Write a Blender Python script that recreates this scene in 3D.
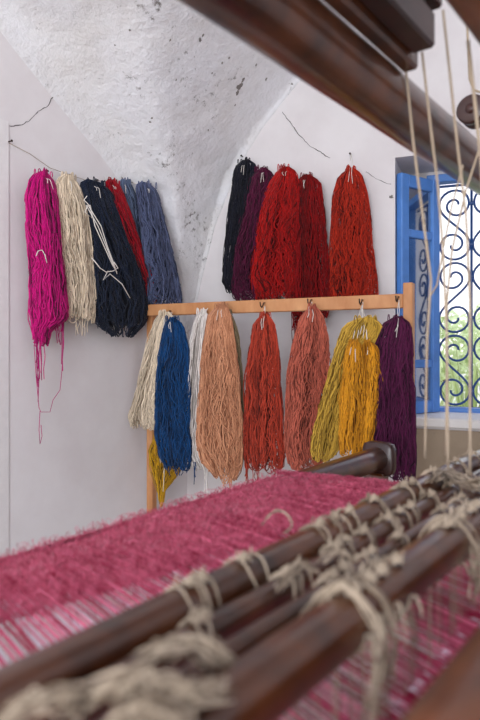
import bpy, math, random
import numpy as np
from mathutils import Vector, Matrix, noise

random.seed(7); RNG = np.random.default_rng(7)
sc = bpy.context.scene
COL = sc.collection
for o in list(bpy.data.objects): bpy.data.objects.remove(o)

# ------------------------------------------------------------------ camera
EYE = 1.35; FP = 600.0; CX = 240.0; HY = 345.0
cam = bpy.data.cameras.new('camera'); co = bpy.data.objects.new('camera', cam); COL.objects.link(co)
co.location = (0, 0, EYE); co.rotation_euler = (math.radians(90), 0, 0)
cam.sensor_fit = 'VERTICAL'; cam.sensor_height = 36; cam.lens = 36 * FP / 720
cam.shift_y = (HY - 360) / 720
cam.clip_start = 0.01; cam.clip_end = 200
cam.dof.use_dof = True; cam.dof.focus_distance = 2.7; cam.dof.aperture_fstop = 3.7
sc.camera = co
# ------------------------------------------------------------------ world / light / exposure
sc.view_settings.view_transform = 'Standard'; sc.view_settings.look = 'None'
sc.view_settings.exposure = 0.42; sc.view_settings.gamma = 1.0
w = bpy.data.worlds.new('world'); sc.world = w; w.use_nodes = True
nt = w.node_tree; nt.nodes.clear()
out = nt.nodes.new('ShaderNodeOutputWorld'); bg = nt.nodes.new('ShaderNodeBackground')
tc = nt.nodes.new('ShaderNodeTexCoord'); sx = nt.nodes.new('ShaderNodeSeparateXYZ'); rp = nt.nodes.new('ShaderNodeValToRGB')
nt.links.new(tc.outputs['Generated'], sx.inputs[0]); nt.links.new(sx.outputs['Z'], rp.inputs[0])
rp.color_ramp.elements[0].position = 0.0; rp.color_ramp.elements[0].color = (1.0, 0.97, 0.95, 1)
rp.color_ramp.elements[1].position = 0.7; rp.color_ramp.elements[1].color = (0.72, 0.80, 1.0, 1)
nt.links.new(rp.outputs[0], bg.inputs[0]); bg.inputs[1].default_value = 1.3
nt.links.new(bg.outputs[0], out.inputs[0])

def area(name, loc, target, sx_, sy_, power, col):
    l = bpy.data.lights.new(name, 'AREA'); l.shape = 'RECTANGLE'; l.size = sx_; l.size_y = sy_; l.energy = power; l.color = col
    o = bpy.data.objects.new(name, l); COL.objects.link(o); o.location = loc
    o.rotation_euler = (Vector(target) - Vector(loc)).to_track_quat('-Z', 'Y').to_euler()
    return o
area('unseen_fill_light', (-1.3, -2.9, 1.5), (-0.3, 3.0, 2.0), 1.8, 2.2, 125, (0.92, 0.95, 1.0))  # soft lamp added behind the camera, to the left; no doorway stands there

# ------------------------------------------------------------------ helpers: tags
def tag(o, label=None, cat=None, group=None, kind=None):
    if label: o['label'] = label
    if cat: o['category'] = cat
    if group: o['group'] = group
    if kind: o['kind'] = kind
    return o

class MB:
    """collects geometry; build() links it as one mesh object"""
    def __init__(s): s.V = []; s.F = []; s.T = []; s.n = 0; s.hasT = False
    def add(s, verts, faces, tone=None):
        v = np.asarray(verts, dtype=float).reshape(-1, 3)
        s.V.append(v)
        s.F += [tuple(int(i) + s.n for i in f) for f in faces]
        if tone is None: tone = 0.5
        else: s.hasT = True
        s.T.append(np.full(len(v), tone, dtype=float)); s.n += len(v)
    def box(s, c, ax, ay, az, bev=0.0):
        """c centre; ax ay az half-extent vectors; chamfered edges when bev > 0"""
        c = Vector(c); ax = Vector(ax); ay = Vector(ay); az = Vector(az)
        if bev <= 0:
            vs = [c + ax*i + ay*j + az*k for k in (-1, 1) for j in (-1, 1) for i in (-1, 1)]
            s.add([tuple(v) for v in vs], [(0,2,3,1),(4,5,7,6),(0,1,5,4),(2,6,7,3),(0,4,6,2),(1,3,7,5)]); return
        L = [ax.length, ay.length, az.length]; U = [ax.normalized(), ay.normalized(), az.normalized()]
        b = min(bev, min(L)*0.49)
        idx = {}; vs = []
        for i in (-1, 1):
            for j in (-1, 1):
                for k in (-1, 1):
                    for m in range(3):
                        sg = (i, j, k); p = c.copy()
                        for q in range(3):
                            p = p + U[q]*sg[q]*(L[q] - (0 if q == m else b))
                        idx[(i,j,k,m)] = len(vs); vs.append(tuple(p))
        F = []
        for m in range(3):
            o1, o2 = [q for q in range(3) if q != m]
            for sg in (-1, 1):
                f = []
                for (p, q) in ((-1,-1),(1,-1),(1,1),(-1,1)):
                    t = [0,0,0]; t[m] = sg; t[o1] = p; t[o2] = q; f.append(idx[(t[0],t[1],t[2],m)])
                F.append(tuple(f))
        for e in range(3):
            o1, o2 = [q for q in range(3) if q != e]
            for p in (-1, 1):
                for q in (-1, 1):
                    f = []
                    for (ev, m) in ((-1,o1),(1,o1),(1,o2),(-1,o2)):
                        t = [0,0,0]; t[e] = ev; t[o1] = p; t[o2] = q; f.append(idx[(t[0],t[1],t[2],m)])
                    F.append(tuple(f))
        for i in (-1, 1):
            for j in (-1, 1):
                for k in (-1, 1): F.append((idx[(i,j,k,0)], idx[(i,j,k,1)], idx[(i,j,k,2)]))
        s.add(vs, F)
    def tube(s, P, r, n=6, tone=None, cap=True, taper=None):
        P = np.asarray(P, dtype=float); m = len(P)
        T = np.gradient(P, axis=0); T /= (np.linalg.norm(T, axis=1)[:, None] + 1e-9)
        ref = np.array([0.31, -0.9, 0.12]) if abs(T[:, 1]).mean() < 0.8 else np.array([1.0, 0.1, 0.2])
        A = np.cross(T, ref); nrm = np.linalg.norm(A, axis=1)[:, None]; A = A/(nrm + 1e-6)
        for i in range(1, m):
            if (A[i]*A[i-1]).sum() < 0: A[i] = -A[i]
        B = np.cross(T, A)
        ang = np.arange(n)*2*math.pi/n
        rr = np.full(m, r) if taper is None else r*np.asarray(taper)
        V = P[:, None, :] + rr[:, None, None]*(np.cos(ang)[None, :, None]*A[:, None, :] + np.sin(ang)[None, :, None]*B[:, None, :])
        F = []
        for i in range(m-1):
            a = i*n
            for j in range(n):
                k = (j+1) % n
                F.append((a+j, a+k, a+n+k, a+n+j))
        if cap: F.append(tuple(range(n-1, -1, -1))); F.append(tuple((m-1)*n + j for j in range(n)))
        s.add(V.reshape(-1, 3), F, tone)
    def rings(s, rings, cap=True, close=False, tone=None):
        n = len(rings[0]); V = np.asarray(rings, dtype=float).reshape(-1, 3); F = []
        for i in range(len(rings)-1):
            for j in range(n):
                k = (j+1) % n; F.append((i*n+j, i*n+k, (i+1)*n+k, (i+1)*n+j))
        if cap: F.append(tuple(range(n-1, -1, -1))); F.append(tuple((len(rings)-1)*n + j for j in range(n)))
        s.add(V, F, tone)
    def build(s, name, mat, parent=None, smooth=True):
        me = bpy.data.meshes.new(name)
        me.from_pydata(np.concatenate(s.V).tolist(), [], s.F)
        me.materials.append(mat)
        if smooth: me.polygons.foreach_set('use_smooth', [True]*len(me.polygons))
        if s.hasT:
            at = me.attributes.new('tone', 'FLOAT', 'POINT'); at.data.foreach_set('value', np.concatenate(s.T).astype(np.float32))
        me.update()
        o = bpy.data.objects.new(name, me); COL.objects.link(o)
        if parent is not None:
            o.parent = parent
            if parent.type == 'EMPTY': o.matrix_parent_inverse = Matrix.Translation(parent.location).inverted()
        return o

def empty(name, loc):
    o = bpy.data.objects.new(name, None); COL.objects.link(o); o.location = loc; o.empty_display_size = .05
    return o

# ------------------------------------------------------------------ helpers: materials
def new_mat(name):
    m = bpy.data.materials.new(name); m.use_nodes = True
    return m, m.node_tree, m.node_tree.nodes['Principled BSDF']
def nd(nt, t, **kw):
    n = nt.nodes.new(t)
    for k, v in kw.items(): setattr(n, k, v)
    return n
def srgb(r, g, b):
    f = lambda c: (c/255/12.92) if c/255 <= .04045 else ((c/255+.055)/1.055)**2.4
    return (f(r), f(g), f(b), 1)
def bump(nt, bs, src, strength, dist):
    b = nd(nt, 'ShaderNodeBump'); b.inputs['Strength'].default_value = strength; b.inputs['Distance'].default_value = dist
    nt.links.new(src, b.inputs['Height']); nt.links.new(b.outputs[0], bs.inputs['Normal']); return b
def noise_n(nt, scale, detail=6, rough=.6, stretch=None):
    tc = nd(nt, 'ShaderNodeTexCoord'); n = nd(nt, 'ShaderNodeTexNoise')
    n.inputs['Scale'].default_value = scale; n.inputs['Detail'].default_value = detail; n.inputs['Roughness'].default_value = rough
    if stretch:
        mp = nd(nt, 'ShaderNodeMapping'); mp.inputs['Scale'].default_value = stretch[:3]
        if len(stretch) > 3: mp.inputs['Rotation'].default_value = (0, 0, stretch[3])
        nt.links.new(tc.outputs['Object'], mp.inputs[0]); nt.links.new(mp.outputs[0], n.inputs['Vector'])
    else: nt.links.new(tc.outputs['Object'], n.inputs['Vector'])
    return n
def ramp(nt, src, stops):
    r = nd(nt, 'ShaderNodeValToRGB'); e = r.color_ramp.elements
    while len(e) < len(stops): e.new(.5)
    for i, (p, c) in enumerate(stops): e[i].position = p; e[i].color = c
    nt.links.new(src, r.inputs[0]); return r
def mixc(nt, fac, a, b, mode='MIX'):
    m = nd(nt, 'ShaderNodeMix'); m.data_type = 'RGBA'; m.blend_type = mode
    for sock, v in ((m.inputs['Factor'], fac), (m.inputs[6], a), (m.inputs[7], b)):
        if hasattr(v, 'links') or hasattr(v, 'is_linked'): nt.links.new(v, sock)
        else: sock.default_value = v
    return m.outputs[2]

def plaster(name, base, dark, speck=0.0, bstr=.35, bdist=.01, bscale=9):
    m, nt, bs = new_mat(name)
    n1 = noise_n(nt, 2.2, 5, .6); r1 = ramp(nt, n1.outputs[0], [(.35, dark), (.62, base)])
    colr = r1.outputs[0]
    if speck > 0:
        n2 = noise_n(nt, 34, 5, .7); n3 = noise_n(nt, 2.4, 3, .6)
        mm = nd(nt, 'ShaderNodeMath', operation='MULTIPLY'); nt.links.new(n2.outputs[0], mm.inputs[0]); nt.links.new(n3.outputs[0], mm.inputs[1])
        r2 = ramp(nt, mm.outputs[0], [(.352 - speck*.04, (0, 0, 0, 1)), (.40, (speck, speck, speck, 1))])
        colr = mixc(nt, r2.outputs[0], colr, srgb(120, 114, 110))
    nt.links.new(colr, bs.inputs['Base Color'])
    bs.inputs['Roughness'].default_value = .92; bs.inputs['Specular IOR Level'].default_value = .15
    nb = noise_n(nt, bscale, 8, .68); bump(nt, bs, nb.outputs[0], bstr, bdist)
    return m
def wood(name, c1, c2, rough=.4, stretch=(1, 1, 18), scale=9, coat=0.0, bstr=.1):
    m, nt, bs = new_mat(name)
    n = noise_n(nt, scale, 6, .6, stretch); r = ramp(nt, n.outputs[0], [(.3, c1), (.7, c2)])
    nt.links.new(r.outputs[0], bs.inputs['Base Color']); bs.inputs['Roughness'].default_value = rough
    bs.inputs['Coat Weight'].default_value = coat; bs.inputs['Coat Roughness'].default_value = .22
    bump(nt, bs, n.outputs[0], bstr, .002); return m
def plain(name, c, rough=.5, metal=0.0, var=.12, scale=30):
    m, nt, bs = new_mat(name)
    n = noise_n(nt, scale, 4, .6)
    lo = tuple(x*(1-var) for x in c[:3]) + (1,); hi = tuple(min(1, x*(1+var)) for x in c[:3]) + (1,)
    r = ramp(nt, n.outputs[0], [(.3, lo), (.7, hi)]); nt.links.new(r.outputs[0], bs.inputs['Base Color'])
    bs.inputs['Roughness'].default_value = rough; bs.inputs['Metallic'].default_value = metal
    bump(nt, bs, n.outputs[0], .15, .001); return m
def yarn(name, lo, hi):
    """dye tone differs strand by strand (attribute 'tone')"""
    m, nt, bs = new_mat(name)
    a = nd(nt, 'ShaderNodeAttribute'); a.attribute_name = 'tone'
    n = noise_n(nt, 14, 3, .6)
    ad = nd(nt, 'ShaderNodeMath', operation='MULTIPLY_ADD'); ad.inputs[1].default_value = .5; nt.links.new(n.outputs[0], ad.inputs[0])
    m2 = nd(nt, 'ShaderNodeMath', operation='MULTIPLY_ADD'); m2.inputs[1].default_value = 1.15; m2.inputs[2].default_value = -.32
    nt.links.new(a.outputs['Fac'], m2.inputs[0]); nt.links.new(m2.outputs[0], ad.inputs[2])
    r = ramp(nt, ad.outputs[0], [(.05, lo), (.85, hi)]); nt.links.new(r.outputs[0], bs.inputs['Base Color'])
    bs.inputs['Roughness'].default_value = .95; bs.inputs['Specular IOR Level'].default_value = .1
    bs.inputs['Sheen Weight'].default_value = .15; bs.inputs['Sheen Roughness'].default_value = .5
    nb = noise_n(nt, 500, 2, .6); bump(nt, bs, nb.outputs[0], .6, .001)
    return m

M = {}
M['wall'] = plaster('wall_plaster', srgb(234, 230, 231), srgb(224, 218, 219), 0, .22, .006, 7)
M['vault'] = plaster('vault_plaster', srgb(246, 246, 250), srgb(232, 229, 228), .9, .9, .02, 16)
M['tan'] = plaster('tan_plaster', srgb(178, 160, 138), srgb(162, 144, 124), .3, .4, .006, 14)
M['sill'] = plain('sill_white', srgb(240, 236, 232), .6, 0, .03)
M['floor'] = plaster('floor_cement', srgb(160, 150, 140), srgb(128, 120, 112), .2, .3, .006, 6)
M['soil'] = plaster('garden_soil', srgb(232, 226, 208), srgb(206, 206, 176), .2, .5, .02, 6)  # lightened so the ground bounces light up to the window soffit
M['crack'] = plain('crack_dark', srgb(70, 64, 64), .95)
M['flake'] = plain('bare_render', srgb(132, 126, 122), .95, 0, .2)
M['door'] = plain('white_paint', srgb(232, 228, 228), .45, 0, .03)
M['dark'] = wood('dark_beam', srgb(32, 14, 8), srgb(100, 54, 28), .30, (1, 1, 1), 12, .6)
M['darker'] = wood('blackened_wood', srgb(30, 14, 12), srgb(62, 30, 24), .38, (1, 1, 1), 12, .3)
M['warm'] = wood('warm_beam', srgb(66, 32, 16), srgb(134, 76, 42), .42, (1, 1, 1), 8, .3)
M['pine'] = wood('pine', srgb(190, 126, 78), srgb(218, 160, 110), .55, (1.5, 1.5, .6), 9, 0)
M['blue'] = plain('blue_paint', srgb(84, 138, 212), .45, 0, .12, 12)
M['grille'] = plain('grille_paint', srgb(30, 72, 132), .45, 0, .1)
M['iron'] = plain('iron', srgb(70, 56, 48), .5, .7)
M['cord'] = yarn('beige_cord', srgb(112, 94, 76), srgb(202, 182, 158))
M['whitecord'] = yarn('white_cord', srgb(200, 190, 180), srgb(240, 234, 226))
M['leaf'] = plain('leaf_green', srgb(182, 200, 130), .5, 0, .25, 6)
M['leaf2'] = plain('leaf_pale', srgb(208, 222, 166), .6, 0, .25, 6)
M['bark'] = plain('bark', srgb(120, 100, 80), .9, 0, .3, 20)
gm = bpy.data.materials.new('window_glass'); gm.use_nodes = True; gnt = gm.node_tree; gnt.nodes.clear()
_o = nd(gnt, 'ShaderNodeOutputMaterial'); _m = nd(gnt, 'ShaderNodeMixShader'); _t = nd(gnt, 'ShaderNodeBsdfTransparent'); _g = nd(gnt, 'ShaderNodeBsdfGlossy')
_g.inputs['Roughness'].default_value = .05; _l = nd(gnt, 'ShaderNodeLayerWeight'); _l.inputs[0].default_value = .55; _a = nd(gnt, 'ShaderNodeMath', operation='ADD'); _a.use_clamp = True; _a.inputs[1].default_value = .52
gnt.links.new(_l.outputs['Fresnel'], _a.inputs[0]); gnt.links.new(_a.outputs[0], _m.inputs[0]); gnt.links.new(_t.outputs[0], _m.inputs[1]); gnt.links.new(_g.outputs[0], _m.inputs[2]); gnt.links.new(_m.outputs[0], _o.inputs[0]); M['glass'] = gm

# ------------------------------------------------------------------ plan geometry
EYEV = Vector((0, 0, EYE))
CRN = Vector((-0.29, 3.30, 0))
DL = Vector((-.574, -.819, 0)).normalized(); NL = Vector((.819, -.574, 0)).normalized()
DR = Vector((.927, -.375, 0)).normalized();  NR = Vector((-.375, -.927, 0)).normalized()
RK0 = Vector((-.459, 2.93, 0)); DK = (Vector((.644, 2.30, 0)) - RK0).normalized(); NK = Vector((DK.y, -DK.x, 0))
UP = Vector((0, 0, 1))
def hit(px, py, P0, n, off=0.0):
    d = Vector(((px-CX)/FP, 1, (HY-py)/FP))
    t = ((P0 + n*off) - EYEV).dot(n)/d.dot(n)
    return EYEV + d*t
PL = {'L': (CRN, DL, NL), 'R': (CRN, DR, NR), 'K': (RK0, DK, NK)}
def onp(pl, px, py, off=0.0):
    P0, d, n = PL[pl]; return hit(px, py, P0, n, off)
def sz(pl, px, py, off=0.0):
    P0, d, n = PL[pl]; p = onp(pl, px, py, off); return (p-P0).dot(d), p.z
def W3(pl, s, z, off=0.0):
    P0, d, n = PL[pl]; return P0 + d*s + n*off + UP*z

# ------------------------------------------------------------------ room shell
def wall_box(mb, pl, s0, s1, z0, z1, o0, o1):
    P0, d, n = PL[pl]
    c = P0 + d*((s0+s1)/2) + n*((o0+o1)/2) + UP*((z0+z1)/2)
    mb.box(c, d*((s1-s0)/2), n*((o1-o0)/2), UP*((z1-z0)/2))
m = MB(); wall_box(m, 'L', -.45, 3.8, 0, 3.9, -.4, 0)
wallL = tag(m.build('wall_left', M['wall'], smooth=False), 'white plastered left wall with a long thin crack', kind='structure')
NS0 = sz('R', 395, 200)[0]; NS1 = NS0 + 1.12; NZ0, NZ1 = .985, 2.25; TH = -.46
m = MB()
wall_box(m, 'R', -.45, NS0, 0, 3.9, TH, 0); wall_box(m, 'R', NS1, 4.2, 0, 3.9, TH, 0)
wall_box(m, 'R', NS0, NS1, 0, NZ0, TH, 0); wall_box(m, 'R', NS0, NS1, NZ1, 3.9, TH, 0)
wallR = tag(m.build('wall_back', M['wall'], smooth=False), 'white plastered back wall with a recessed window', kind='structure')
m = MB(); P0, d, n = PL['R']; c = P0 + d*2.75 + n*1.25 + UP*1.95; m.box(c, d*.15, n*1.7, UP*1.95)  # unseen wall placed to keep sky light from coming in on the right
tag(m.build('wall_right_block', M['wall'], smooth=False), 'white plastered right wall outside the picture, added to block sky light', kind='structure')
m = MB(); m.box((0, 0, -.05), (6, 0, 0), (0, 4.6, 0), (0, 0, .05)); tag(m.build('floor', M['floor'], smooth=False), 'grey cement floor', kind='structure')
m = MB(); m.box((0, 20, -.2), (40, 0, 0), (0, 50, 0), (0, 0, .05)); tag(m.build('ground', M['soil'], smooth=False), 'garden ground outside the window, paled to bounce light inside', kind='structure')
# tan panel under the window
m = MB(); s_ = sz('R', 412, 440)[0]; P0, d, n = PL['R']
wall_box(m, 'R', s_, NS1+.2, 0.02, NZ0-.03, .0, .012)
tag(m.build('trim_1', M['tan'], smooth=False), 'tan bare plaster below the window sill', kind='structure')
m = MB(); c = P0 + DR*((NS0+NS1)/2) + NR*(-.15) + UP*(NZ0+.002)
m.box(c, DR*((NS1-NS0)/2-.002), NR*.175, UP*.022, .006)
tag(m.build('window_sill', M['sill'], smooth=False), 'white painted window sill', kind='structure')

# vault: pendentive rising from the corner, as one plaster surface
def table(pts, pl, extra):
    t = [sz(pl, *p) for p in pts]; t = [(z, s) for s, z in t] + extra; t.sort()
    return np.array([a for a, b in t]), np.array([b for a, b in t])
zl, al = table([(184, 330), (172, 285), (158, 235), (143, 195), (125, 163), (100, 125), (60, 72), (25, 25), (0, 0)], 'L', [(2.92, 1.62), (3.15, 2.2), (3.3, 2.8), (3.36, 3.3)])
zr, ar = table([(190, 330), (199, 280), (211, 225), (228, 175), (255, 130), (290, 85), (330, 40)], 'R', [(3.05, 1.25), (3.2, 1.7), (3.3, 2.2), (3.36, 2.9)])
zs = list(np.linspace(1.15, 3.36, 90))
V = []; ncol = 0
for z in zs:
    a = max(0.0, float(np.interp(z, zl, al, left=0))); b = max(0.0, float(np.interp(z, zr, ar, left=0)))
    A = CRN + DL*a; B = CRN + DR*b; G = CRN + DL*a*.97 + DR*b*.97
    f = min(.26, a*.4 + .01); g = min(.05, b*.22 + .005)
    row = []
    def bez(p, q, r, k, last=False):
        for i in range(k + (1 if last else 0)):
            t = i/k; row.append(p*(1-t)**2 + q*(2*t*(1-t)) + r*t*t)
    A2 = A + (G-A)*min(1, f/max(1e-4, (G-A).length))*.6 if (G-A).length > 1e-4 else A
    B2 = B + (G-B)*min(1, g/max(1e-4, (G-B).length))*.6 if (G-B).length > 1e-4 else B
    ra = .16; Ga = G + (A-G)*ra; Gb = G + (B-G)*ra
    bez(A + DL*f, A, A2, 6)
    for i in range(14): row.append(A2.lerp(Ga, i/14))
    bez(Ga, G, Gb, 8)
    for i in range(14): row.append(Gb.lerp(B2, i/14))
    bez(B2, B, B + DR*g, 6, True)
    ncol = len(row)
    for j, p in enumerate(row):
        q = Vector((p.x, p.y, z))
        e = min(j, ncol-1-j); k = min(1, e/7)
        nn = noise.fractal(q*4.0, 1.0, 2.1, 5)*.018 + noise.fractal(q*14, .9, 2.1, 4)*.006
        dirn = (Vector((-CRN.x, -CRN.y, 0)).normalized())
        q += dirn*(nn*k + (.004 if e > 0 else -.012)) 
        V.append(tuple(q))
F = []
for i in range(len(zs)-1):
    for j in range(ncol-1): F.append((i*ncol+j, i*ncol+j+1, (i+1)*ncol+j+1, (i+1)*ncol+j))
m = MB(); m.add(V, F)
ceil = tag(m.build('ceiling', M['vault']), 'rough whitewashed vaulted ceiling coming down into the corner', kind='structure')
md = ceil.modifiers.new('sub', 'SUBSURF'); md.levels = 1; md.render_levels = 1

# cracks, stains and flaked patches (thin recess-dark pieces of their own outline)
def polyline(pl, pts, off, jit=0.004, step=.012):
    P = [onp(pl, x, y, off) for x, y in pts]; R = []
    for a, b in zip(P[:-1], P[1:]):
        k = max(2, int((b-a).length/step))
        for i in range(k):
            q = a.lerp(b, i/k); q += PL[pl][1]*random.gauss(0, jit*.4) + UP*random.gauss(0, jit*.4); R.append(q)
    R.append(P[-1]); return R
def crack(pl, pts, parent, r=.0016, off=.0):
    mb = MB(); P = polyline(pl, pts, off)
    mb.tube([tuple(p) for p in P], r, 4, taper=[random.uniform(.4, 1.2) for _ in P]); return mb.build('crack', M['crack'], parent)
crack('L', [(9, 126), (13, 126), (22, 125), (32, 118), (40, 110), (48, 106), (53, 95), (57, 86), (59, 76), (60, 66)], wallL, .002)
crack('R', [(282, 112), (290, 122), (298, 134), (310, 146), (322, 153), (330, 158)], wallR, .0022)
crack('R', [(366, 172), (374, 177), (384, 182), (391, 184)], wallR, .0016)
crack('R', [(300, 320), (302, 360), (299, 400), (302, 440)], wallR, .0012)
def patch(pl, px, py, w, h, mat, parent, name, off=.001):
    c = onp(pl, px, py, off); P0, d, n = PL[pl]; mb = MB(); k = 14; V = [tuple(c + n*.0006)]
    for i in range(k):
        a = i*2*math.pi/k; r = random.uniform(.55, 1.15)
        V.append(tuple(c + d*math.cos(a)*w*r + UP*math.sin(a)*h*r))
    mb.add(V, [(0, i+1, (i+1) % k + 1) for i in range(k)]); return mb.build(name, mat, parent)
for (x, y, w_, h_) in [(86, 105, .008, .014), (81, 112, .006, .004), (45, 275, .004, .004)]:
    patch('L', x, y, w_, h_, M['crack'], wallL, 'chip')
from mathutils.bvhtree import BVHTree
_vm = ceil.data; _bv = BVHTree.FromPolygons([v.co for v in _vm.vertices], [p.vertices for p in _vm.polygons])
for (x, y, w_) in [(240, 86, .026), (237, 93, .016), (243, 80, .012), (222, 63, .008), (229, 58, .007), (256, 65, .008), (266, 79, .009), (212, 73, .006), (292, 84, .007), (200, 40, .012), (203, 35, .008), (152, 118, .007), (150, 122, .008), (122, 178, .007), (170, 40, .006), (130, 30, .006), (176, 80, .006), (115, 45, .005), (235, 105, .006), (208, 130, .006)]:
    dr_ = Vector(((x-CX)/FP, 1, (HY-y)/FP)).normalized(); loc, nr, ix, ds = _bv.ray_cast(EYEV, dr_)
    if loc is None: continue
    if nr.dot(dr_) > 0: nr = -nr
    t1 = nr.orthogonal().normalized(); t2 = nr.cross(t1); mb = MB(); V = [tuple(loc + nr*.004)]
    for i in range(16):
        a = i*math.pi/8; r = random.uniform(.5, 1.2)*w_; V.append(tuple(loc + nr*.001 + t1*math.cos(a)*r*.7 + t2*math.sin(a)*r))
    mb.add(V, [(0, i+1, (i+1) % 16 + 1) for i in range(16)]); mb.build('chip', M['flake'], ceil)
patch('R', 391, 197, .012, .01, M['flake'], wallR, 'chip')

# white door frame at the left edge
m = MB(); s0 = sz('L', 8, 300)[0]; P0, d, n = PL['L']
wall_box(m, 'L', s0, s0+.09, 0, 2.24, 0, .005)
df = tag(m.build('door_1', M['door'], smooth=False), 'white painted door frame at the left edge', kind='structure')
m = MB(); wall_box(m, 'L', s0+.09, s0+.95, 0, 2.2, 0, .003); m.build('door_panel', M['door'], df, smooth=False)
m = MB(); wall_box(m, 'L', s0+.09, s0+1.04, 2.2, 2.24, 0, .005); m.build('lintel', M['door'], df, smooth=False)

# ------------------------------------------------------------------ window: frame, open sash, grille
WOFF = -.30                                     # window plane behind the wall face
hg = sz('R', 437, 300, WOFF)[0]                 # hinge position
WZ0, WZ1 = NZ0+.025, 2.185; WW = .66
win = empty('window_1', W3('R', hg+WW/2, WZ0, WOFF)); tag(win, 'blue wooden window in a deep white recess', kind='structure')
def rbox(mb, s0, s1, z0, z1, o0, o1, bev=.004, pl='R'):
    P0, d, n = PL[pl]; c = P0 + d*((s0+s1)/2) + n*((o0+o1)/2) + UP*((z0+z1)/2)
    mb.box(c, d*(abs(s1-s0)/2), n*(abs(o1-o0)/2), UP*(abs(z1-z0)/2), bev)
m = MB()
rbox(m, hg-.05, hg, WZ0, WZ1+.04, WOFF-.05, WOFF+.02); rbox(m, hg+WW, hg+WW+.05, WZ0, WZ1+.04, WOFF-.05, WOFF+.02)
rbox(m, hg, hg+WW, WZ1, WZ1+.04, WOFF-.05, WOFF+.02); rbox(m, hg, hg+WW, WZ0-.005, WZ0+.02, WOFF-.05, WOFF+.02)
m.build('window_frame', M['blue'], win, smooth=False)
# side cheeks of plaster between niche and frame
m = MB(); rbox(m, NS0, hg-.05, NZ0, NZ1, WOFF-.16, WOFF-.02, .0); rbox(m, hg+WW+.05, NS1, NZ0, NZ1, WOFF-.16, WOFF-.02, .0)
rbox(m, NS0, NS1, WZ1+.04, NZ1, WOFF-.16, WOFF-.02, .0)
m.build('reveal', M['wall'], win, smooth=False)
# sash: hinge to free edge
def make_sash(Hp, Fp_, z0, z1):
    root = empty('window_sash', Hp + UP*z0); root.parent = win; root.matrix_parent_inverse = Matrix.Translation(win.location).inverted()
    d = (Fp_-Hp); L = d.length; d = d.normalized(); nn = Vector((-d.y, d.x, 0))
    def bar(mb, a0, a1, b0, b1, t=.018, bev=.004):
        c = Hp + d*((a0+a1)/2) + UP*((b0+b1)/2); mb.box(c, d*((a1-a0)/2), nn*t, UP*((b1-b0)/2), bev)
    return d, L, nn, bar, root
Hp = W3('R', hg+.004, 0, WOFF+.04); Fq = onp('R', 399, 300, -.02); Fq.z = 0
d_, L_, nn_, bar, sroot = make_sash(Hp, Fq, WZ0, WZ1)
z0, z1 = WZ0+.002, WZ1-.005
zm1, zm2 = z0+.245, z1-.285
m = MB(); bar(m, 0, .055, z0, z1); m.build('stile', M['blue'], sroot, smooth=False)
m = MB(); bar(m, L_-.055, L_, z0, z1); m.build('stile', M['blue'], sroot, smooth=False)
for (a, b) in ((z0, z0+.06), (zm1-.02, zm1+.02), (zm2-.02, zm2+.02), (z1-.06, z1)):
    m = MB(); bar(m, .0555, L_-.0555, a, b, .015); m.build('rail', M['blue'], sroot, smooth=False)
for (a, b) in ((z0+.061, zm1-.021), (zm1+.021, zm2-.021), (zm2+.021, z1-.061)):
    m = MB(); bar(m, .056, L_-.056, a, b, .0015, 0); m.build('pane', M['glass'], sroot, smooth=False)
for zz in (z0+.12, z1-.12):
    m = MB(); c = Hp + UP*zz - d_*.004; m.tube([tuple(c - UP*.035), tuple(c + UP*.035)], .007, 8); m.build('hinge', M['iron'], sroot)
# right-hand sash folded against the other side
Hp2 = W3('R', hg+WW-.004, 0, WOFF+.04); Fq2 = W3('R', hg+WW+.17, 0, -.01)
d_, L_, nn_, bar, sroot2 = make_sash(Hp2, Fq2, WZ0, WZ1)
m = MB(); bar(m, 0, .055, z0, z1); m.build('stile', M['blue'], sroot2, smooth=False)
m = MB(); bar(m, L_-.055, L_, z0, z1); m.build('stile', M['blue'], sroot2, smooth=False)
for (a, b) in ((z0, z0+.06), (zm1-.02, zm1+.02), (zm2-.02, zm2+.02), (z1-.06, z1)):
    m = MB(); bar(m, .0555, L_-.0555, a, b, .015); m.build('rail', M['blue'], sroot2, smooth=False)
for (a, b) in ((z0+.061, zm1-.021), (zm1+.021, zm2-.021), (zm2+.021, z1-.061)):
    m = MB(); bar(m, .056, L_-.056, a, b, .0015, 0); m.build('pane', M['glass'], sroot2, smooth=False)
# grille: three S scrolls per column, mirrored about each upright
GO = WOFF-.07
gr = empty('window_grille', W3('R', hg+WW/2, WZ0, GO)); tag(gr, 'dark blue wrought iron grille of S-shaped scrolls outside the window', 'grille')
cw = WW/4; gh = (WZ1-.01-WZ0-.03)/3
def scroll(mirror_x, flip):
    r0 = .46*cw; pts = []
    cT = (cw/2, gh - r0 - .008); cB = (cw/2, r0 + .008)
    def spiral(c, th0):
        P = []
        for i in range(34):
            t = i/33; th = th0 - t*math.radians(540)
            r = r0*float(np.interp(t*540, [0, 140, 230, 300, 400, 540], [1, .98, .84, .62, .40, .24]))
            P.append((c[0] + r*math.cos(th), c[1] + r*math.sin(th)))
        return P
    top = spiral(cT, math.pi); bot = spiral(cB, 0)
    a, b = top[0], bot[0]; mid = []
    for i in range(1, 12):
        t = i/12; h = .62*(a[1]-b[1])
        q = [(1-t)**3*p0 + 3*t*(1-t)**2*p1 + 3*t*t*(1-t)*p2 + t**3*p3 for p0, p1, p2, p3 in ((a[0], a[0], b[0], b[0]), (a[1], a[1]-h*.55, b[1]+h*.55, b[1]))]
        mid.append(tuple(q))
    P = top[::-1] + mid + bot
    if mirror_x: P = [(cw-x, y) for x, y in P]
    return P
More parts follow.
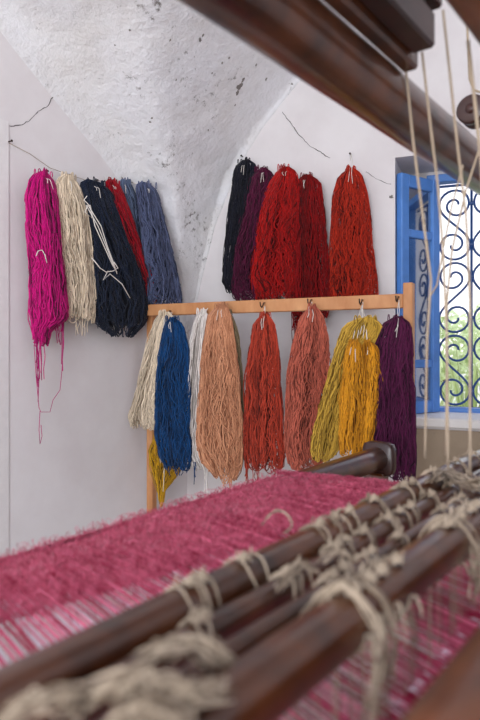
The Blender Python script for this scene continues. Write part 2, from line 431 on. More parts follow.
for ci in range(4):
    for k in range(3):
        mir = (k % 2 == 1) ^ (ci % 2 == 1)
        m = MB(); m.tube([tuple(W3('R', hg + ci*cw + x, WZ0+.02 + (2-k)*gh + y, GO)) for x, y in scroll(mir, False)], .0064, 6)
        m.build('scroll', M['grille'], gr)
for i in range(1, 4):
    m = MB(); m.tube([tuple(W3('R', hg+i*cw, WZ0, GO)), tuple(W3('R', hg+i*cw, WZ1, GO))], .0065, 8); m.build('upright', M['grille'], gr)
    for k in range(3):
        for q in (.22, .78):
            m = MB(); rbox(m, hg+i*cw-.014, hg+i*cw+.014, WZ0+.02+(k+q)*gh-.008, WZ0+.02+(k+q)*gh+.008, GO-.009, GO+.009, .003); m.build('collar', M['grille'], gr, smooth=False)
for zz in (WZ0+.014, WZ1-.004):
    m = MB(); rbox(m, hg-.03, hg+WW+.03, zz-.006, zz+.006, GO-.006, GO+.006, .002); m.build('crossbar', M['grille'], gr, smooth=False)

# ------------------------------------------------------------------ garden outside
def blade_plant(name, base, n, L, mat, label, spread=1.0, stem=0.0):
    root = empty(name, base); tag(root, label, 'plant')
    b = Vector(base)
    if stem > 0:
        mb = MB(); mb.tube([tuple(b), tuple(b+UP*stem*.5+Vector((.02, 0, 0))), tuple(b+UP*stem)], .05, 8); mb.build('stem', M['bark'], root); b = b + UP*stem
    for i in range(n):
        az = i*2.39996; el = math.radians(85 - 75*(i/n)*spread); ln = L*random.uniform(.75, 1.1)
        hd = Vector((math.cos(az), math.sin(az), 0)); P = []; side = Vector((-hd.y, hd.x, 0))
        V = []; K = 6
        for j in range(K+1):
            t = j/K; p = b + hd*(ln*t*math.cos(el)) + UP*(ln*(t*math.sin(el) - .35*t*t*math.cos(el)))
            wdt = .035*L*(1-t)**.7*(.6+1.2*t) + .001
            V += [tuple(p - side*wdt), tuple(p - UP*wdt*.35), tuple(p + side*wdt), tuple(p + UP*wdt*.15)]
        F = []
        for j in range(K):
            for q in range(4): F.append((j*4+q, j*4+(q+1) % 4, j*4+4+(q+1) % 4, j*4+4+q))
        mb = MB(); mb.add(V, F); mb.build('blade', mat, root)
def gpos(px, Y, z=-.15): return ((px-CX)/FP*Y, Y, z)
blade_plant('yucca', gpos(470, 5.0), 46, 1.0, M['leaf'], 'tall spiky green yucca straight behind the window grille', 1.1, .55)
blade_plant('yucca', gpos(434, 6.2), 40, 1.0, M['leaf2'], 'pale spiky yucca seen at the left edge of the grille', 1.1, .5)
blade_plant('yucca', gpos(500, 8.4), 40, 1.3, M['leaf'], 'large spiky yucca further right beyond the grille', 1.1, .5)
def bush(name, base, R, n, mat, label, cat, trunk=.5):
    root = empty(name, base); tag(root, label, cat); b = Vector(base)
    mb = MB(); mb.tube([tuple(b), tuple(b+UP*trunk)], .07, 8)
    for k in range(7):
        a = k*.9; e = b + UP*(trunk+R*random.uniform(.4, 1)) + Vector((math.cos(a), math.sin(a), 0))*R*.6
        mb.tube([tuple(b+UP*trunk*.7), tuple((b+UP*trunk).lerp(e, .5)+UP*.1), tuple(e)], .025, 6)
    mb.build('trunk', M['bark'], root)
    mb = MB(); c0 = b + UP*(trunk+R*.75)
    for i in range(n):
        d = Vector((random.gauss(0, 1), random.gauss(0, 1), random.gauss(0, 1))).normalized()*R*random.uniform(.3, 1)**.5
        p = c0 + Vector((d.x, d.y, d.z*.8)); a = Vector((random.gauss(0, 1), random.gauss(0, 1), random.gauss(0, 1))).normalized(); c = a.orthogonal().normalized()
        l = random.uniform(.06, .12); mb.add([tuple(p-a*l), tuple(p+c*l*.35), tuple(p+a*l), tuple(p-c*l*.35+a*.1*l)], [(0, 1, 2, 3)])
    f = mb.build('foliage', mat, root, smooth=False); f['kind'] = 'stuff'
bush('garden_tree', gpos(430, 10.5), 1.0, 1800, M['leaf2'], 'pale leafy tree in the garden beyond the yuccas', 'tree', .6)
bush('garden_tree', gpos(515, 12.5), 1.1, 1800, M['leaf2'], 'pale leafy tree in the garden at the right of the window', 'tree', .9)

# ------------------------------------------------------------------ drying rack
rack = empty('drying_rack', (RK0.x, RK0.y, 0)); tag(rack, 'pale pine rack with hooks, hung with hanks of dyed yarn', 'rack')
sL = sz('K', 146.5, 310)[0]; sR = sz('K', 409, 300)[0]; RZ = sz('K', 146, 310.5)[1]
RZ2 = sz('K', 405, 301)[1]
def kbox(name, s0, s1, z0, z1, o0, o1, mat=M['pine']):
    mb = MB(); rbox(mb, s0, s1, z0, z1, o0, o1, .003, 'K'); return mb.build(name, mat, rack, smooth=False)
kbox('post', sL-.018, sL+.018, 0, sz('K', 146, 301)[1], -.06, -.021); kbox('post', sR-.018, sR+.018, 0, sz('K', 408, 283)[1], -.021+.0, .021)
# horizontal rail, slightly out of level as in the photo
mb = MB(); a = W3('K', sL-.018, RZ, 0); b = W3('K', sR-.0185, RZ2, 0); dd = (b-a)
mb.box((a+b)/2, dd/2, NK*.0195, UP*.027, .003); mb.build('rail', M['pine'], rack, smooth=False)
kbox('foot', sL-.02, sL+.02, 0, .045, -.30, -.062); kbox('foot', sL-.02, sL+.02, 0, .045, -.02, .2); kbox('foot', sR-.02, sR+.02, 0, .045, .022, .28); kbox('foot', sR-.02, sR+.02, 0, .045, -.26, -.022)
kbox('low_rail', sL+.019, sR-.019, .25, .30, -.045, -.02)
def hook(px, py):
    mb = MB(); p = onp('K', px, py, .02); s = DK
    P = [p - NK*.004, p + NK*.012, p + NK*.02 - UP*.012, p + NK*.03 - UP*.02, p + NK*.042 - UP*.014, p + NK*.046 + UP*.002]
    mb.tube([tuple(q) for q in P], .0028, 6); mb.build('hook', M['iron'], rack); return p + NK*.032 - UP*.016
for hx, hy in ((171, 311), (222, 306), (265, 303), (312, 300), (363, 300), (399, 297)): hook(hx, hy)

# ------------------------------------------------------------------ yarn hanks
YC = {}
def ycol(k, lo, hi):
    q = .86 if k in ('cream', 'white', 'olive', 'peach') else .6  # low ends darkened to deepen the shade between strands
    YC[k] = yarn('yarn_'+k, srgb(*[c*q for c in lo]), srgb(*[c*(1 if q > .8 else .96) for c in hi]))
ycol('magenta', (150, 0, 88), (222, 14, 134)); ycol('cream', (196, 176, 150), (250, 232, 206)); ycol('navy', (14, 20, 38), (34, 44, 66))
ycol('crimson', (110, 0, 18), (184, 12, 36)); ycol('greyblue', (84, 100, 134), (120, 136, 168)); ycol('slate', (58, 68, 104), (104, 114, 150))
ycol('black', (12, 12, 22), (30, 32, 46)); ycol('plum', (50, 6, 32), (96, 22, 60)); ycol('red', (104, 4, 10), (200, 24, 22)); ycol('darkred', (96, 4, 10), (156, 14, 18))
ycol('brick', (116, 12, 12), (204, 52, 30)); ycol('white', (208, 198, 190), (250, 242, 236)); ycol('blue', (4, 46, 96), (16, 74, 130))  # brick high end turned orange to suggest highlights
ycol('mustard', (176, 122, 8), (226, 172, 30)); ycol('peach', (178, 112, 78), (220, 158, 120)); ycol('olive', (132, 116, 88), (166, 150, 118))
ycol('rust', (140, 36, 24), (198, 70, 48)); ycol('coral', (150, 62, 48), (210, 110, 88)); ycol('yellow', (156, 112, 20), (224, 180, 74))
ycol('orange', (180, 96, 6), (238, 164, 40)); ycol('purple', (44, 10, 36), (94, 30, 70))

def smooth_noise(n, k, amp):
    c = RNG.normal(0, 1, k); return np.interp(np.linspace(0, k-1, n), np.arange(k), c)*amp

def hank(label, pl, off, rows, col, T=.045, loops=80, r=.0021, hookpt=None, fringe=(), ragged=.05, kink=.05, group=None, strays=9, name='yarn_hank', tie=True):
    """rows: (py, xl, xr) outline in the photograph, carried onto the real plane pl at distance off"""
    P0, d, n = PL[pl]
    R = []
    for (py, xl, xr) in rows:
        s1, z = sz(pl, xl, py, off); s2, z2 = sz(pl, xr, py, off); R.append(((s1+s2)/2, abs(s2-s1)/2, (z+z2)/2))
    R = np.array(R); 
    if R[0, 2] < R[-1, 2]: R = R[::-1]
    ztop, zbot = R[0, 2], R[-1, 2]; H = ztop-zbot
    tz = (ztop - R[:, 2])/H
    M_ = 28
    NLK = 9; lock = [smooth_noise(M_, 6, .10) for _ in range(NLK)]; lockd = RNG.uniform(-.30, .12, NLK)
    ragged = ragged + .015; kink = kink*1.05 + .01
    mb = MB()
    wmax = R[:, 1].max()
    def env(t):
        c = np.interp(t, tz, R[:, 0]); h = np.interp(t, tz, R[:, 1])*(1 - .55*np.clip(1 - np.asarray(t)/.045, 0, 1)**2); return c, h
    def thick(t, h): return T*np.clip(.35 + 1.6*t, .35, 1.0)*np.clip(h/wmax*1.15, .35, 1)
    # inner core, toned dark to suggest shade in the gaps between strands
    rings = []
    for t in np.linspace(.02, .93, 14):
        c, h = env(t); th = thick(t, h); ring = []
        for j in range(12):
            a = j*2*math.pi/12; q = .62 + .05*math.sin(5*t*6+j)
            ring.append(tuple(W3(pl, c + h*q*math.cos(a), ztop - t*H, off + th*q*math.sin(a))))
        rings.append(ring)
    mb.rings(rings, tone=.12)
    tt = np.linspace(0, 1, M_)
    zmin = 9
    for k in range(loops):
        u = math.cos(RNG.uniform(0, math.pi)); u = u*.96
        front = 1 if RNG.random() < .72 else -1
        lk = int(min(NLK-1, (math.asin(max(-1, min(1, u)))/math.pi + .5)*NLK)); depth = RNG.uniform(.80, 1.02) + lockd[lk]
        du = RNG.uniform(.05, .26)*(1 if RNG.random() < .5 else -1)
        L = 1 - abs(RNG.normal(0, ragged)) 
        L = max(.6, L)
        tone = float(np.clip(RNG.normal(.55, .25), 0, 1))
        pth = []
        for leg in (0, 1):
            uu = u + (du if leg else 0)
            uu = max(-1.0, min(1.0, uu))
            us = uu + lock[lk] + smooth_noise(M_, 5, .06) + smooth_noise(M_, 22, kink)
            t = tt*L
            c, h = env(t); th = thick(t, h)
            us = np.clip(us, -1.10, 1.10)
            vv = front*np.sqrt(np.clip(1-us*us, .02, 1))*depth + smooth_noise(M_, 20, .08)
            s = c + h*us; o = off + th*vv; z = ztop - t*H
            pts = np.stack([s, o, z], 1)
            if leg: pts = pts[::-1]
            pth.append(pts)
        a, b = pth[0][-1], pth[1][0]
        gap = abs(a[0]-b[0]); U = [];
        for i in range(1, 5):
            q = i/5; U.append([(1-q)*a[0]+q*b[0], (1-q)*a[1]+q*b[1], min(a[2], b[2]) - math.sin(q*math.pi)*max(.006, gap*.5)])
        S = np.concatenate([pth[0], np.array(U), pth[1]])
        if RNG.random() < .15: S = S[:len(S)//2 + 3]
        P = [tuple(W3(pl, q[0], q[2], q[1])) for q in S]
        mb.tube(P, r*float(RNG.uniform(.8, 1.25)), 4, tone, cap=False)
    for k in range(9):                                      # little loops standing up at the top
        c, h = env(.03); x0 = float(c) + float(h)*random.uniform(-.75, .75); q = random.uniform(.003, .007); hh = random.uniform(.004, .014); o_ = off + random.uniform(-.3, .6)*T
        mb.tube([tuple(W3(pl, x0 + q*math.cos(a_)*(1 if i_ % 2 else .9), ztop - .012 + max(-.02, (hh+.010)*math.sin(a_)), o_)) for i_, a_ in enumerate(np.linspace(-.5, math.pi+.5, 9))], r*.9, 4, random.uniform(.3, .9), cap=False)
    # stray single strands hanging loose or bulging at the side
    for k in range(strays):
        sg = random.choice((-1, 1)); t0 = random.uniform(.1, .5); t1 = min(1.0, t0+random.uniform(.2, .5)); t = np.linspace(t0, t1, 12)
        c, h = env(t); bulge = np.sin(np.linspace(0, math.pi, 12))*random.uniform(.006, .02)
        P = [tuple(W3(pl, c[i] + sg*(h[i]*.92+bulge[i]), ztop - t[i]*H, off + T*.2)) for i in range(12)]
        mb.tube(P, r*.8, 4, .6, cap=False)
    # fringe: (xpx, ytop, ybottom, count, spreadpx)
    for (fx, fy0, fy1, cnt, spd) in fringe:
        for k in range(cnt):
            x = fx + random.uniform(-spd, spd); yb = fy0 + (fy1-fy0)*random.uniform(.55, 1)
            wob = smooth_noise(10, 5, .004)
            P = []
            for i in range(10):
                q = onp(pl, x + (fx-x)*.3*i/9, fy0 + (yb-fy0)*i/9, off + T*.3); q += d*wob[i]; P.append(tuple(q))
            mb.tube(P, r*.8, 4, random.uniform(.3, .8), cap=False)
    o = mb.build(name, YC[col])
    tag(o, label, 'yarn', group)
    if tie:
        c, h = env(0.0); top = W3(pl, float(c), ztop, off)
        tm = MB(); hp = hookpt if hookpt is not None else top + UP*.02 - n*(off-.01)
        for k in range(2):
            a = top + d*random.uniform(-.012, .012) - UP*.035 + n*T*.5
            tm.tube([tuple(hp), tuple(hp.lerp(a, .4)+d*random.uniform(-.008, .008)), tuple(a), tuple(a - UP*random.uniform(.01, .05)+d*random.uniform(-.01, .01)+n*.006)], .0013, 5, .7)
        tm.build('tie', M['whitecord'], o)
    return o

# --- left wall
g1 = 'yarn hanks hung on the left wall'
hank('bright magenta yarn hank, leftmost on the left wall', 'L', .075, [(172, 38, 50), (180, 31, 54), (200, 27, 57), (230, 28, 58), (260, 30, 60), (290, 31, 64), (318, 32, 66), (330, 33, 50), (345, 34, 47)], 'magenta', .05, 120, ragged=.09, group=g1,
     fringe=[(41, 335, 385, 9, 6), (60, 312, 345, 9, 5), (38, 340, 412, 2, 1), (62, 318, 395, 2, 1)])
hank('long cream yarn hank on the left wall beside the magenta hank', 'L', .07, [(175, 62, 74), (185, 57, 80), (210, 58, 86), (240, 60, 90), (270, 63, 92), (300, 66, 94), (322, 68, 92)], 'cream', .045, 95, ragged=.1, group=g1, fringe=[(82, 312, 338, 8, 8)], strays=12)
hank('wide navy blue yarn hank slanting down the left wall', 'L', .075, [(181, 81, 106), (192, 81, 112), (220, 86, 120), (250, 88, 132), (280, 90, 142), (305, 92, 147), (322, 97, 143), (336, 112, 132)], 'navy', .05, 130, ragged=.08, group=g1, fringe=[(135, 300, 330, 10, 8), (103, 312, 330, 10, 8)])
hank('slim crimson yarn hank on the left wall between navy and grey-blue hanks', 'L', .06, [(180, 105, 118), (195, 107, 124), (230, 118, 134), (260, 128, 146), (285, 137, 154), (303, 143, 155)], 'crimson', .04, 75, group=g1)
hank('slim pale grey-blue yarn hank half hidden behind the crimson hank', 'L', .035, [(180, 119, 130), (195, 121, 136), (220, 126, 142), (250, 134, 150), (285, 142, 156)], 'greyblue', .03, 60, group=g1)
hank('slate blue yarn hank on the left wall nearest the room corner', 'L', .11, [(183, 138, 154), (193, 137, 158), (220, 141, 163), (250, 145, 170), (280, 149, 177), (304, 151, 180)], 'slate', .045, 100, kink=.08, group=g1)
# cream tie strings crossing the navy hank
m = MB()
for k in range(3):
    pts = [(88+random.uniform(-2, 2), 205), (95+k*3, 226), (104+k*random.uniform(0, 3), 246), (112+k, 264), (117, 272+k)]
    P = [tuple(onp('L', x, y, .145)) for x, y in pts]; m.tube(P, .0022, 5, .7)
m.tube([tuple(onp('L', x, y, .145)) for x, y in ((92, 258), (100, 268), (106, 272), (113, 271), (118, 268), (114, 262))], .0022, 5, .7)
m.tube([tuple(onp('L', x, y, .145)) for x, y in ((108, 271), (103, 280), (110, 274), (122, 284), (130, 298))], .0022, 5, .7)
m.tube([tuple(onp('L', x, y, .145)) for x, y in ((88, 205), (85, 212), (92, 218), (90, 206), (84, 200), (87, 196))], .0022, 5, .7)
tag(m.build('loose_string', M['whitecord']), 'knotted cream string lying across the navy yarn hank', 'string')
m = MB(); m.tube([tuple(onp('L', x, y, .13)) for x, y in ((36, 256), (38, 251), (42, 250), (45, 255), (47, 263))], .002, 5, .7)
tag(m.build('loose_string', M['whitecord']), 'short pale loop of string on the magenta yarn hank', 'string')
# long loose magenta threads
m = MB(); m.tube([tuple(onp('L', x, y, .06)) for x, y in ((34, 345), (36, 375), (39, 408), (41, 412), (50, 412), (53, 400), (60, 390), (62, 370), (64, 320))], .0013, 4, .6)
m.tube([tuple(onp('L', x, y, .06)) for x, y in ((40, 411), (39, 430), (40, 444), (42, 436), (41, 425))], .0013, 4, .6)
tag(m.build('loose_thread', YC['magenta']), 'long thin magenta thread trailing below the magenta hank', 'thread')
# wall string and nails
m = MB(); P = []
for (x, y) in ((9, 143), (30, 154), (50, 168), (85, 180), (120, 182), (146, 183)): P.append(tuple(onp('L', x, y, .02)))
m.tube(P, .0014, 5, .4); ws = tag(m.build('wall_string', M['cord']), 'thin string strung along the left wall above the hanks', 'string')
def nail(pl, px, py, par, name='nail'):
    mb = MB(); p = onp(pl, px, py, 0); n = PL[pl][2]
    mb.tube([tuple(p - n*.005), tuple(p + n*.022), tuple(p+n*.026)], .003, 6, taper=[1, 1, 1.8]); mb.build(name, M['iron'], par)
for (x, y) in ((8, 142), (44, 172), (68, 175), (94, 181), (111, 180), (125, 171), (146, 183)): nail('L', x, y, wallL)
for (x, y) in ((243, 157), (264, 169), (284, 168), (308, 176), (351, 155)): nail('R', x, y, wallR)
# --- back wall
g2 = 'yarn hanks hung on the back wall'
hank('black yarn hank, leftmost on the back wall', 'R', .07, [(160, 239, 252), (170, 234, 256), (190, 232, 256), (220, 229, 252), (250, 226, 248), (280, 223, 244), (292, 228, 243)], 'black', .045, 85, group=g2, fringe=[(225, 265, 285, 8, 2)])
hank('dark plum yarn hank between the black and red hanks', 'R', .075, [(168, 259, 268), (178, 247, 273), (200, 243, 273), (230, 237, 268), (260, 231, 264), (285, 230, 262), (300, 236, 262)], 'plum', .05, 105, kink=.1, group=g2)
hank('wide bright red yarn hank beside the plum hank', 'R', .09, [(167, 280, 292), (178, 272, 297), (200, 263, 298), (225, 257, 298), (255, 253, 299), (280, 252, 297), (300, 257, 296)], 'red', .055, 140, kink=.1, group=g2, strays=8)
hank('deep red yarn hank, middle one of three red hanks', 'R', .08, [(175, 301, 312), (185, 294, 320), (210, 292, 323), (240, 290, 325), (270, 290, 328), (302, 291, 329), (318, 296, 326)], 'darkred', .05, 115, group=g2, fringe=[(296, 300, 345, 22, 5), (292, 310, 400, 1, 0), (322, 300, 330, 10, 3)])
hank('brick red yarn hank by the window on the back wall', 'R', .07, [(168, 348, 355), (176, 339, 361), (195, 334, 366), (225, 333, 370), (255, 331, 372), (280, 330, 375), (305, 331, 377)], 'brick', .05, 130, kink=.1, group=g2, strays=8, hookpt=onp('R', 351, 154, .04))
hank_ = None
# --- rack
g3 = 'yarn hanks hung on the rack'
hk = lambda x, y: onp('K', x, y, .05)
hank('cream yarn hank at the left end of the rack', 'K', .07, [(312, 160, 172), (322, 154, 172), (345, 149, 168), (375, 142, 164), (400, 136, 162), (418, 130, 160), (428, 133, 158)], 'cream', .045, 90, group=g3, hookpt=hk(171, 312), ragged=.03,
     fringe=[(160, 425, 465, 5, 3), (163, 425, 500, 2, 2)])
hank('royal blue yarn hank on the rack beside the cream hank', 'K', .09, [(318, 168, 177), (326, 165, 183), (350, 161, 187), (385, 158, 189), (415, 157, 190), (440, 157, 190), (456, 161, 190), (468, 167, 189)], 'blue', .05, 120, group=g3, hookpt=hk(172, 312), kink=.07,
     fringe=[(176, 462, 476, 12, 14), (193, 462, 488, 3, 2)])
hank('small mustard yarn bundle hanging below the blue hank', 'K', .03, [(400, 160, 172), (440, 155, 176), (452, 151, 179), (466, 152, 180), (476, 154, 175), (490, 158, 165), (506, 160, 163)], 'mustard', .03, 55, group=g3, tie=False, ragged=.15)
hank('slender white yarn hank on the rack left of the peach hank', 'K', .055, [(310, 200, 207), (322, 194, 208), (350, 189, 208), (390, 185, 208), (430, 183, 208), (455, 186, 208), (470, 196, 212)], 'white', .04, 75, group=g3, hookpt=hk(208, 308), kink=.03, fringe=[(206, 460, 500, 5, 3)])
hank('peach yarn hank near the middle of the rack', 'K', .09, [(304, 219, 226), (315, 209, 230), (345, 205, 234), (380, 203, 238), (415, 200, 240), (445, 199, 241), (462, 203, 241), (478, 216, 236)], 'peach', .055, 140, kink=.1, group=g3, hookpt=hk(222, 306), strays=14, fringe=[(226, 465, 490, 20, 7)], ragged=.08)
hank('olive grey yarn hank half hidden behind the peach hank', 'K', .03, [(312, 222, 231), (335, 222, 238), (375, 224, 241), (415, 226, 244), (450, 226, 244), (470, 228, 240)], 'olive', .04, 70, group=g3, hookpt=hk(224, 306), kink=.08)
hank('rust orange yarn hank on the rack right of the peach hank', 'K', .06, [(314, 261, 269), (325, 254, 274), (350, 250, 277), (385, 247, 279), (420, 245, 281), (450, 244, 283), (468, 248, 281)], 'rust', .05, 120, kink=.08, group=g3, hookpt=hk(265, 306), strays=8, fringe=[(247, 450, 490, 6, 2), (256, 462, 492, 5, 4), (275, 460, 480, 6, 5)])
hank('faded coral yarn hank on the rack left of the yellow hank', 'K', .07, [(306, 310, 317), (318, 301, 323), (345, 294, 328), (380, 290, 329), (415, 288, 326), (445, 287, 322), (468, 291, 320)], 'coral', .055, 140, kink=.1, group=g3, hookpt=hk(312, 302), strays=12)
hank('yellow green yarn hank sweeping left on the rack', 'K', .09, [(318, 355, 375), (326, 345, 381), (345, 338, 372), (375, 331, 362), (405, 322, 350), (430, 314, 343), (448, 311, 338), (460, 313, 330)], 'yellow', .045, 125, kink=.07, group=g3, hookpt=hk(363, 302))
hank('short yellow green yarn hank at the back of the orange hanks', 'K', .04, [(318, 363, 376), (328, 362, 383), (350, 364, 382), (400, 364, 378), (440, 364, 376)], 'yellow', .035, 50, group=g3, tie=False)
hank('golden orange yarn hank in front of the yellow hank', 'K', .15, [(341, 350, 360), (350, 346, 361), (375, 344, 362), (405, 342, 362), (435, 340, 360), (454, 341, 358)], 'orange', .03, 65, group=g3, hookpt=hk(362, 305), kink=.08)
hank('golden orange yarn hank touching the purple hank', 'K', .13, [(342, 363, 374), (350, 361, 378), (380, 361, 379), (410, 360, 377), (440, 358, 374), (453, 360, 370)], 'orange', .03, 65, group=g3, hookpt=hk(362, 305), kink=.08)
hank('deep purple yarn hank at the right end of the rack', 'K', .085, [(317, 391, 405), (326, 382, 410), (345, 377, 411), (380, 372, 412), (415, 369, 413), (450, 369, 414), (478, 371, 413)], 'purple', .055, 150, group=g3, hookpt=hk(399, 300), kink=.06, strays=6)

# ------------------------------------------------------------------ the loom (b along the beams, w towards the rack)
VPX = 710.0
_k = (VPX-CX)/FP; BD = Vector((_k, 1, 0)).normalized(); WD = Vector((-BD.y, BD.x, 0))
def Lp(b, w_, drop): return BD*b + WD*w_ + UP*(EYE-drop)
def c_of(px):                       # depth Y = w*c for a bar at offset w crossing column px
    k = (px-CX)/FP; bb = (BD.y + BD.x*k)/(BD.x - BD.y*k); return BD.y*bb + BD.x, bb
def ratio(pts): return sum((y-HY)*c_of(x)[0]/FP for x, y in pts)/len(pts)
def b_at(w_, px): return w_*c_of(px)[1]
def bar_rings(mb, b0, b1, w_, drop, rw, rz, n=20, sq=2.6, endr=.004, wob=.0):
    K = 26; rings = []
    for i in range(K+1):
        t = i/K; b = b0 + (b1-b0)*t; e = min(t, 1-t)*abs(b1-b0); f = 1.0
        ring = []
        for j in range(n):
            a = j*2*math.pi/n; ca, sa = math.cos(a), math.sin(a)
            q = (abs(ca)**sq + abs(sa)**sq)**(-1/sq)
            h = 1 + wob*noise.noise(Vector((b*6, ca*.7, sa*.7)))
            ring.append(tuple(Lp(b, w_ + rw*ca*q*f*h, drop - rz*sa*q*f*h)))
        rings.append(ring)
    for e, bb in ((0, b0-endr if b1 > b0 else b0+endr), (-1, b1+endr)):
        base = np.array(rings[e]); c = base.mean(0); sh = np.array(BD)*(bb - (b0 if e == 0 else b1))
        cap = (base-c)*.86 + c + sh
        if e == 0: rings.insert(0, [tuple(x) for x in cap])
        else: rings.append([tuple(x) for x in cap])
    mb.rings(rings)

loom = empty('loom', tuple(Lp(1.8, .4, EYE))); tag(loom, 'large dark wooden hand loom filling the foreground', 'loom')
def lpart(name, mat, *a, **k):
    mb = MB(); bar_rings(mb, *a, **k); return mb.build(name, mat, loom)
# top beams
wF = .425; rF = ratio([(305, 42), (454, 148)]); dF = rF*wF
lpart('top_beam', M['dark'], -1.0, 1.86, wF, dF, .043, .043, sq=2.6, wob=.03)
rH = -.44/.225
lpart('top_beam', M['warm'], -1.0, 1.86, .225, -.452, .036, .038, sq=3.2, wob=.03)
def end_bar(name, mat, px, py, above, rw, rz, sq=4):
    Y = above*FP/(HY-py); X = (px-CX)/FP*Y; v = Vector((X, Y, 0)); b = v.dot(BD); w_ = v.dot(WD)
    mb = MB(); mb.box(Lp((b-1.0)/2, w_, -above), BD*((b+1.0)/2), WD*rw, UP*rz, .004); o = mb.build(name, mat, loom, smooth=False); return b, w_
eb1 = end_bar('lever', M['dark'], 411, 62, .45, .013, .016, 5)
eb2 = end_bar('lever', M['darker'], 424, 34, .475, .018, .027, 6)
eb3 = end_bar('lever', M['darker'], 434, 2, .525, .014, .015, 3)
mb = MB(); mb.box(Lp(.05, .3, -.475), BD*.03, WD*.16, UP*.02, .004); 
# side frames
def post(b, w_, top, hb=.045, hw=.04, mat=M['dark']):
    mb = MB(); mb.box(Lp(b, w_, 0)*1 + UP*(-(EYE) + top/2), BD*hb, WD*hw, UP*(top/2), .006); mb.build('post', mat, loom, smooth=False)
for b in (1.90, -1.02):
    post(b, wF, 1.86); post(b, .2, 1.86)
post(1.745, .825, EYE-.40, .022, .034); post(-.75, .825, EYE-.40, .03, .034)
for b in (1.90, -1.02):
    mb = MB(); mb.box(Lp(b, .25, .55), BD*.03, WD*.62, UP*.04, .005); mb.build('side_rail', M['dark'], loom, smooth=False)
    mb = MB(); mb.box(Lp(b, .25, EYE-.06), BD*.035, WD*.75, UP*.05, .005); mb.build('foot_rail', M['dark'], loom, smooth=False)
mb = MB(); mb.box(Lp(1.82, .825, .60), BD*.055, WD*.03, UP*.035, .004); mb.build('bracket', M['dark'], loom, smooth=False)
# back roller with flange
WR = .82; rR = ratio([(285, 487), (380, 457)]); dR_ = .356
rol = lpart('back_roller', M['dark'], -.95, 1.74, WR, dR_, .036, .036, sq=2)
mb = MB(); cc = Lp(1.757, WR, dR_); rg = []
for e, f in ((-.017, .92), (-.012, 1), (.012, 1), (.017, .92)):
    rg.append([tuple(cc + BD*e + WD*math.cos(a)*.052*f*q + UP*math.sin(a)*.052*f*q) for a in [j*2*math.pi/24 for j in range(24)] for q in [(abs(math.cos(a))**5+abs(math.sin(a))**5)**(-1/5)]])
mb.rings(rg); mb.build('flange', M['darker'], rol, smooth=True)
# front (breast) beam / beater rail, bottom right corner
lpart('breast_beam', M['warm'], -.8, 1.84, .098, .250, .048, .050, sq=3.0, wob=.02)
# pulley at right edge
pp = EYEV + Vector(((474-CX)/FP, 1, (HY-112)/FP))*1.42
pul = empty('pulley', tuple(pp)); tag(pul, 'dark wooden pulley hanging by a cord at the right edge', 'pulley')
mb = MB()
for e in (-.018, .018):
    rg = [[tuple(pp + BD*(e+q) + WD*math.cos(a)*.034*f + UP*math.sin(a)*.034*f) for a in [j*2*math.pi/20 for j in range(20)]] for q, f in ((-.009, .85), (-.006, 1), (.006, 1), (.009, .85))]
    mb.rings(rg)
mb.build('wheel', M['darker'], pul)
mb = MB(); mb.tube([tuple(pp - BD*.03), tuple(pp + BD*.03)], .012, 10); mb.build('axle', M['darker'], pul)
mb = MB(); mb.tube([tuple(pp - BD*.01 - WD*.03 + UP*.0), tuple(pp - WD*.028 + UP*.035), tuple(pp + UP*.052), tuple(pp + UP*.08 + WD*.01), tuple(pp + UP*.30 + WD*.02)], .003, 6, .5); mb.build('cord', M['cord'], pul)

# --- heddle shafts (bars) with cords knotted round them
SH = {}
def shaft(key, w_, pts, r, label, mat, b0, b1, sq=2.4):
    dr = ratio(pts)*w_; mb = MB(); bar_rings(mb, b0, b1, w_, dr, r, r, sq=sq, wob=.03)
    o = mb.build('heddle_bar', mat); tag(o, label, 'loom bar'); SH[key] = (w_, dr, r, o); return o
shaft('A', .385, [(120, 650), (400, 498)], .0205, 'dark wooden heddle bar nearest the pink warp', M['dark'], -.35, 1.75, 2.8)
shaft('B', .345, [(220, 633), (355, 546), (437, 500)], .0135, 'dark heddle bar, second from the pink warp', M['dark'], -.3, 1.72)
shaft('C', .292, [(463, 500), (328, 592), (236, 657)], .0095, 'thinnest dark heddle bar, just behind the thick front bar', M['dark'], -.3, 1.7)
shaft('D', .238, [(290, 666), (340, 626), (453, 539)], .0205, 'thick reddish heddle bar in front with cords looped over it', M['dark'], -.3, 1.78, 2.8)

